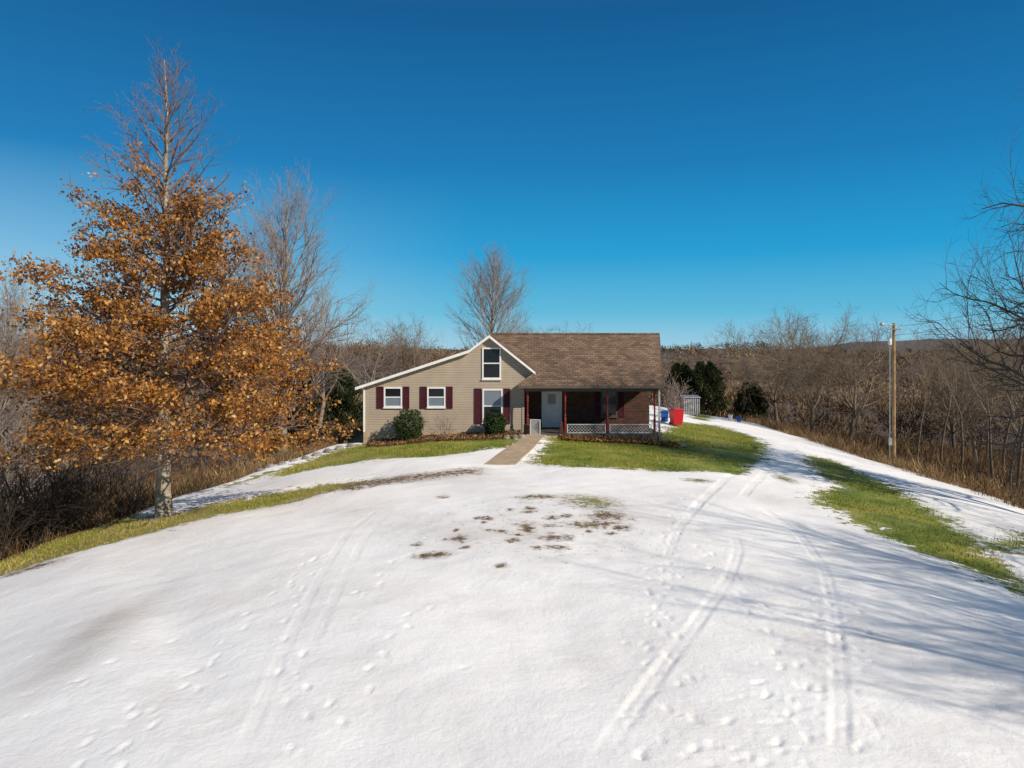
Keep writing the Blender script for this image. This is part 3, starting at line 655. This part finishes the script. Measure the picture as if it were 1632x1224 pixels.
def lattice(p0,ux,w,hh,parent,mat,s=.17,t=.020,name='lattice_panel'):
    mb=MB(); ux=Vector(ux).normalized(); uz=Vector((0,0,1)); nn=ux.cross(uz); p0=Vector(p0)
    def strip(a,b,c,d,off): 
        mb.slab([p0+ux*q[0]+uz*q[1]+nn*off for q in(a,b,c,d)],tuple(nn*.008))
    c=-hh
    while c<w:
        for sg in(0,1):
            u0=max(0,c);u1=min(w,c+hh)
            if u1-u0>.06:
                f=(lambda u:u-c) if sg==0 else (lambda u:hh-(u-c))
                strip((u0,f(u0)),(u1,f(u1)),(min(w,u1+t),f(u1)),(min(w,u0+t),f(u0)),.01*sg)
        c+=s
    for (a,b,c_,d) in((0,w,-.03,.01),(0,w,hh-.02,hh+.02),(-.03,.02,-.03,hh+.02),(w-.02,w+.03,-.03,hh+.02)):
        strip((a,c_),(b,c_),(b,d),(a,d),.022)
    return mb.build(name,mat,parent)
lattice((2.86,36.3,.19),(1,0,0),1.94,.42,house,M['lattice']); lattice((5.05,36.3,.19),(1,0,0),2.1,.42,house,M['lattice'])
lattice((.95,35.9,.10),(1,-.35,0),.5,.80,house,M['white'],.085,.03)
dr=MB().box(1.74,2.66,38.94,38.998,.16,2.2).build('door',M['white'],house)
MB().box(1.64,1.735,38.93,38.997,.15,2.3).box(2.665,2.76,38.93,38.997,.15,2.3).box(1.735,2.665,38.93,38.997,2.205,2.3).build('door_frame',M['white'],dr)
MB().box(1.98,2.42,38.925,38.938,1.45,2.0).build('pane',M['blindglass'],dr)
MB().lathe((2.58,38.9,1.08),[(.02,0),(.035,.03),(.02,.06)],8).build('handle',M['metal'],dr)
def window(x0,x1,z0,z1,y,glassm,fm='white'):
    f=.075; mb=MB(); ya,yb=y-.06,y-.002
    mb.box(x0,x0+f,ya,yb,z0,z1); mb.box(x1-f,x1,ya,yb,z0,z1); mb.box(x0+f,x1-f,ya,yb,z1-f,z1); mb.box(x0+f,x1-f,ya,yb,z0,z0+f)
    zm=(z0+z1)/2; mb.box(x0+f,x1-f,ya+.015,yb,zm-.03,zm+.03)
    w=mb.build('window',M[fm],house)
    MB().box(x0+f+.002,x1-f-.002,y-.03,y-.004,zm+.032,z1-f-.002).build('pane',glassm[0],w)
    MB().box(x0+f+.002,x1-f-.002,y-.022,y-.004,z0+f+.002,zm-.032).build('pane',glassm[1],w)
    MB().box(x0-.03,x1+.03,y-.09,y-.002,z0-.06,z0-.003).build('sill',M[fm],w)
def shutter(x0,x1,z0,z1,y):
    mb=MB(); mb.box(x0,x0+.05,y-.045,y-.002,z0,z1); mb.box(x1-.05,x1,y-.045,y-.002,z0,z1)
    for z in np.linspace(z0,z1-.05,3): mb.box(x0+.05,x1-.05,y-.045,y-.002,z,z+.05)
    z=z0+.07
    while z<z1-.08:
        mb.slab([(x0+.05,y-.035,z),(x1-.05,y-.035,z),(x1-.05,y-.012,z+.035),(x0+.05,y-.012,z+.035)],(0,.008,.006)); z+=.05
    mb.box(x0+.05,x1-.05,y-.008,y-.003,z0+.05,z1-.05)
    mb.build('shutter',M['burg'],house)
for a,b in((612,641),(681,710)):
    window(wx(a),wx(b),wz(649),wz(617),YF,(M['glass'],M['blindglass']))
    shutter(wx(a-11.5),wx(a-1),wz(651),wz(616),YF); shutter(wx(b+1),wx(b+11.5),wz(651),wz(616),YF)
window(wx(769),wx(801),wz(674),wz(620),YF,(M['blindglass'],M['glass']))
shutter(wx(756),wx(767.5),wz(675),wz(619),YF); shutter(wx(802.5),wx(813),wz(675),wz(619),YF)
window(wx(768.5),wx(798.5),wz(604),wz(554),YF,(M['glass'],M['glass']))
window(4.93,5.83,.75,2.2,39,(M['glass'],M['porchglass']),'soffit'); shutter(4.55,4.91,.72,2.22,39); shutter(5.85,6.21,.72,2.22,39)
MB().lathe((2.2,37.4,2.28),[(.05,0),(.12,.04),(.14,.1),(.10,.175)],12).build('porch_light',M['white'],house)
MB().box(7.5,7.58,36.05,36.12,.0,2.45).build('downspout',M['lattice'],house)
MB().box(1.5,2.35,35.75,36.098,-.5,.06).build('porch_step',M['concrete'],house)

# ---------------------------------------------------------------- walk
a=[G(858,686),G(882,686)]; bq=[G(822,743),G(770,743)]
L0=Vector((*a[0],0)); R0=Vector((*a[1],0)); L1=Vector((*bq[1],0)); R1=Vector((*bq[0],0))
n=40; V=[];Fq=[]
for i in range(n+1):
    t=i/n; l=L0.lerp(L1,t); r=R0.lerp(R1,t)
    for k in range(5):
        p=l.lerp(r,k/4); z=hz1(p.x,p.y)+.075; V.append((p.x,p.y,z))
    V.append((l.x,l.y,hz1(l.x,l.y)-.1)); V.append((r.x,r.y,hz1(r.x,r.y)-.1))
for i in range(n):
    b0=i*7; c0=b0+7
    for k in range(4): Fq.append([b0+k,b0+k+1,c0+k+1,c0+k])
    Fq.append([b0+5,b0,c0,c0+5]); Fq.append([b0+4,b0+6,c0+6,c0+4])
Fq.append([n*7,n*7+4,n*7+6,n*7+5])
me=bpy.data.meshes.new('path'); me.from_pydata(V,[],Fq); o=link('path',me,M['concrete']); tag(o,'concrete walk leading from the snow to the porch','path',kind='structure')
# ---------------------------------------------------------------- beds
def bed(name,x0,x1,y0,y1,label,litn,seed):
    rr=np.random.default_rng(seed); nx2,ny2=60,14; xs2=np.linspace(x0,x1,nx2); ys2=np.linspace(y0,y1,ny2); A_,B=np.meshgrid(xs2,ys2)
    edge_=.25*np.sin(A_*1.7+seed); B=B.copy(); B[0]+=edge_[0]
    hump=np.sin(np.linspace(0,math.pi,ny2))[:,None].clip(0)**.6*np.sin(np.linspace(0,math.pi,nx2))[None].clip(0)**.3
    Z=h(A_,B)+.01+.14*hump+rr.normal(0,.012,A_.shape); Z[0]-=.08; Z[:,0]-=.08; Z[:,-1]-=.08
    idx=np.arange(nx2*ny2).reshape(ny2,nx2); Fc=np.stack([idx[:-1,:-1],idx[:-1,1:],idx[1:,1:],idx[1:,:-1]],-1).reshape(-1,4)
    o=link(name,npmesh(name,np.stack([A_,B,Z],-1).reshape(-1,3),Fc,True),M['mulch']); tag(o,label,'garden bed',kind='structure')
    Pn=np.c_[rr.uniform(x0,x1,litn),rr.uniform(y0-.25,y1,litn),np.zeros(litn)]; Pn[:,2]=h(Pn[:,0],Pn[:,1])+.12+rr.uniform(0,.1,litn)*rr.random(litn)
    return leaves(Pn,rr.uniform(.06,.15,litn),rr.random(litn))
L1_=bed('garden_bed',-7.4,.45,35.0,36.95,'brown mulch bed along the sided front wall',3000,1)
L2_=bed('garden_bed',2.45,8.3,34.7,36.05,'brown mulch bed in front of the porch lattice',3600,2)
V=np.concatenate([L1_[0],L2_[0]]); Fx=np.concatenate([L1_[1],L2_[1]+len(L1_[0])]); TT=np.concatenate([L1_[2],L2_[2]])
tag(link('leaf_litter',npmesh('leaf_litter',V,Fx,False,{'tint':TT}),M['litter']),'fallen brown leaves covering the beds along the house','leaves',kind='stuff')
n=70; xv=np.r_[rng.uniform(-7,.2,35),rng.uniform(2.7,8.2,35)]; yv=rng.uniform(35.2,36.1,n)
brush('dry_bed_plants',xv,yv,rng.uniform(.25,.55,n),rng.uniform(.4,.9,n),'dried brown plants in the beds along the house',22,.015)
for i,(px,py) in enumerate([(415,752),(432,746),(450,742),(468,737),(487,733),(505,727),(523,721),(541,716),(558,712)]):
    x,y=G(px,py); rock('edging_stone',(x,y,hz1(x,y)+.05),.24,.18,.14,'rough stone in the edging row left of the lawn','edging stones left of the lawn')
for i,px in enumerate([808,820,832]):
    x=wx(px,34.9); rock('bed_stone',(x,34.9,hz1(x,34.9)+.08),.2,.15,.13,['left','middle','right'][i]+' one of three pale stones at the bed end beside the walk','pale stones beside the walk')
for i,(px,py) in enumerate([(1008,706),(1045,708),(1082,712)]):
    x,y=G(px,py); o=MB().slab([(x-.35,y-.3,hz1(x,y)+.03),(x+.33,y-.33,hz1(x,y)+.03),(x+.38,y+.3,hz1(x,y)+.05),(x-.3,y+.33,hz1(x,y)+.05)],(0,0,.06)).build('stepping_stone',M['stone'],None,(x,y,hz1(x,y)))
    tag(o,['left','middle','right'][i]+' flat stepping stone in the lawn before the porch corner','stepping stone','stepping stones by the porch')

# ---------------------------------------------------------------- bins
def bin_(px,py,w,hh,mat,label,name,rz=.2):
    x,y=G(px,py); root=empty(name,(x,y,hz1(x,y)+.05),label,'bin',None,rz)
    a=w*.40;c=w*.5
    mb=MB(); mb.v=[(-a,-a,.06),(a,-a,.06),(a,a,.06),(-a,a,.06),(-c,-c,hh*.9),(c,-c,hh*.9),(c,c,hh*.9),(-c,c,hh*.9)]
    mb.f=[[0,1,2,3],[4,5,6,7],[0,1,5,4],[1,2,6,5],[2,3,7,6],[3,0,4,7]]; mb.build('body',mat,root,bevel=.02,plocal=True)
    MB().slab([(-c-.03,-c-.04,hh*.905),(c+.03,-c-.04,hh*.905),(c+.03,c+.02,hh*.905),(-c-.03,c+.02,hh*.905)],(0,0,.04)).slab([(-c*.8,-c*.8,hh*.906+.04),(c*.8,-c*.8,hh*.906+.04),(c*.8,c*.8,hh*.906+.04),(-c*.8,c*.8,hh*.906+.04)],(0,0,.05)).build('lid',mat,root,bevel=.012,plocal=True)
    MB().tube((-c*.7,c+.07,hh*.86),(c*.7,c+.07,hh*.86),.02).build('handle',mat,root,plocal=True)
    for s in(-1,1): MB().tube((s*a*.85,a+.04,.1),(s*a*1.1,a+.04,.1),.1,n=14).build('wheel',M['black'],root,plocal=True)
bin_(1078,679,.75,1.12,M['redbin'],'large bright red wheeled bin beside the right end of the house','wheeled_bin')
bin_(1059,674,.5,.75,M['bluebin'],'small blue wheeled bin between the porch and the red bin','wheeled_bin',-.1)
X,Yv=(1100-816)/F*60,60; z=hz1(X,Yv)
shed=empty('slatted_shed',(X,Yv,z),'small pale grey slatted shed beyond the red bin','shed')
mb=MB()
for i in range(9):
    x=-.62+i*.155; mb.box(x-.045,x+.045,-.55,-.525,.05,1.45)
mb.box(-.66,.66,-.52,-.48,.2,.28); mb.box(-.66,.66,-.52,-.48,1.15,1.23); mb.build('front_panel',M['greywhite'],shed,plocal=True)
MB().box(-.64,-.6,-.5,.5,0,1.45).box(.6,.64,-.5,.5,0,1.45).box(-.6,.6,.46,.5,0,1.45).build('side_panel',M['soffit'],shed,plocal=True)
MB().slab([(-.75,-.65,1.5),(.75,-.65,1.5),(.75,.6,1.62),(-.75,.6,1.62)],(0,0,.05)).build('roof',M['metal'],shed,plocal=True)
for px,py,mm,lab in((1164,660,M['white'],'small white bucket beside the far end of the driveway'),(1178,661,M['bluebin'],'small blue tub right of the white bucket by the driveway')):
    x,y=G(px,py); y=min(y,60); x=(px-816)/F*y
    root=empty('bucket',(x,y,hz1(x,y)+.03),lab,'bucket')
    MB().lathe((0,0,0),[(.16,0),(.2,.42),(.22,.43),(.22,.46),(.19,.46),(.15,.06)],16).build('body',mm,root,plocal=True)
    mb=MB(); 
    for i in range(8):
        a0=math.pi*i/8;a1=math.pi*(i+1)/8; mb.tube((.2*math.cos(a0),0,.44+.12*math.sin(a0)),(.2*math.cos(a1),0,.44+.12*math.sin(a1)),.006,n=5)
    mb.build('handle',M['metal'],root,plocal=True)
# ---------------------------------------------------------------- utility pole
PY=43.; PX=(1424.5-816)/F*PY; pz=hz1(PX,PY); top=ZC+(HY-515)/F*PY
pole=empty('utility_pole',(PX,PY,pz),'wooden utility pole with a lamp arm beside the driveway','utility pole')
H=top-pz
MB().tube((0,0,-.3),(0,0,H),.125,.09,12).build('post',M['poleM'],pole,plocal=True)
MB().tube((-.05,-.05,H-.12),(-.72,-.1,H-.02),.025).build('lamp_arm',M['metal'],pole,plocal=True)
MB().lathe((-.78,-.1,H-.16),[(.09,0),(.16,.05),(.10,.14),(.05,.2)],12).build('lamp',M['metal'],pole,plocal=True)
MB().tube((-.27,-.05,-.2),(-.27,-.05,H-1.1),.025,n=8).build('conduit',M['metal'],pole,plocal=True)
MB().lathe((-.27,-.05,H-1.35),[(.04,0),(.10,.03),(.11,.30),(.08,.36),(.03,.40)],12).build('weatherhead',M['white'],pole,plocal=True)
MB().box(-.36,-.18,-.15,-.06,1.3,1.75).build('meter_box',M['metal'],pole,plocal=True)
MB().box(-.45,.35,-.18,-.11,H-.42,H-.34).build('crossarm',M['poleM'],pole,plocal=True)
MB().lathe((.28,-.145,H-.34),[(.03,0),(.04,.05),(.025,.09),(.035,.12),(.02,.15)],8).build('insulator',M['white'],pole,plocal=True)
def wire(p,q,sag,label):
    p=Vector(p);q=Vector(q);pts=[p.lerp(q,i/24)-Vector((0,0,sag*4*(i/24)*(1-i/24))) for i in range(25)]
    mb=MB()
    for i in range(24): mb.tube(pts[i],pts[i+1],.010,n=5)
    tag(mb.build('power_line',M['wire'],None,p),label,'power line','power lines from the pole')
e=Vector((2.7,-19,2.2))*2.4; s0=Vector((PX+.28,PY-.16,top-.2))
wire(s0,s0+e,.5,'upper power line running right from the top of the utility pole')
s1=Vector((PX-.1,PY-.13,top-.75)); wire(s1,s1+Vector((7.,-45,6.0)),1.0,'lower power line sagging right from the utility pole')

# ---------------------------------------------------------------- light, sky, camera
EL=31.5; AZ=128; SK=.12
w=bpy.data.worlds.new('World'); scene.world=w; w.use_nodes=True; nt=w.node_tree
bg=nt.nodes['Background']
sky=node(nt,'ShaderNodeTexSky',sky_type='NISHITA',sun_disc=False,sun_elevation=R(EL),sun_rotation=R(AZ),altitude=300,air_density=1.0,dust_density=.3,ozone_density=2.5)
tc=node(nt,'ShaderNodeTexCoord'); sp=node(nt,'ShaderNodeSeparateXYZ',{0:tc.outputs['Generated']})
rp_=ramp(nt,sp.outputs['Z'],[(0,(.32,.60,.77)),(.05,(.09,.47,.71)),(.13,(.0,.33,.65)),(.25,(0.,.19,.47)),(.43,(0.,.10,.29)),(.55,(.03,.10,.28)),(.8,(.22,.30,.42))])  # top stop brightened above the view as added fill for the snow
pl=node(nt,'ShaderNodeMapRange',{'Value':sp.outputs['X'],'From Min':-.05,'From Max':-.65,'To Max':.8}).outputs[0]
ph=node(nt,'ShaderNodeMapRange',{'Value':sp.outputs['Z'],'From Min':.24,'From Max':.0}).outputs[0]
pm=node(nt,'ShaderNodeMath',{0:pl,1:ph},operation='MULTIPLY').outputs[0]
rp2=node(nt,'ShaderNodeMix',{0:pm,6:rp_,7:(.50,.68,.80,1)},data_type='RGBA').outputs[2]
sc_=node(nt,'ShaderNodeVectorMath',{0:rp2},operation='SCALE'); sc_.inputs['Scale'].default_value=1/SK
mx=node(nt,'ShaderNodeMix',{0:.93,6:sky.outputs[0],7:sc_.outputs[0]},data_type='RGBA')
nt.links.new(mx.outputs[2],bg.inputs['Color']); bg.inputs['Strength'].default_value=SK
sun=bpy.data.lights.new('sun','SUN'); sun.energy=5.0; sun.angle=R(.5); sun.color=(1,.92,.79)
so=bpy.data.objects.new('sun',sun); col.objects.link(so)
sv=Vector((math.sin(R(AZ))*math.cos(R(EL)),math.cos(R(AZ))*math.cos(R(EL)),math.sin(R(EL))))
so.rotation_euler=sv.to_track_quat('Z','Y').to_euler()
cam=bpy.data.cameras.new('camera'); co=bpy.data.objects.new('camera',cam); col.objects.link(co)
co.location=(0,0,ZC); co.rotation_euler=(R(90),0,0); cam.sensor_width=36; cam.lens=F/1632*36; cam.shift_y=-(612-HY)/1632
cam.clip_end=6000; cam.clip_start=.1
scene.camera=co
scene.view_settings.view_transform='Standard'; scene.view_settings.look='None'; scene.view_settings.exposure=0
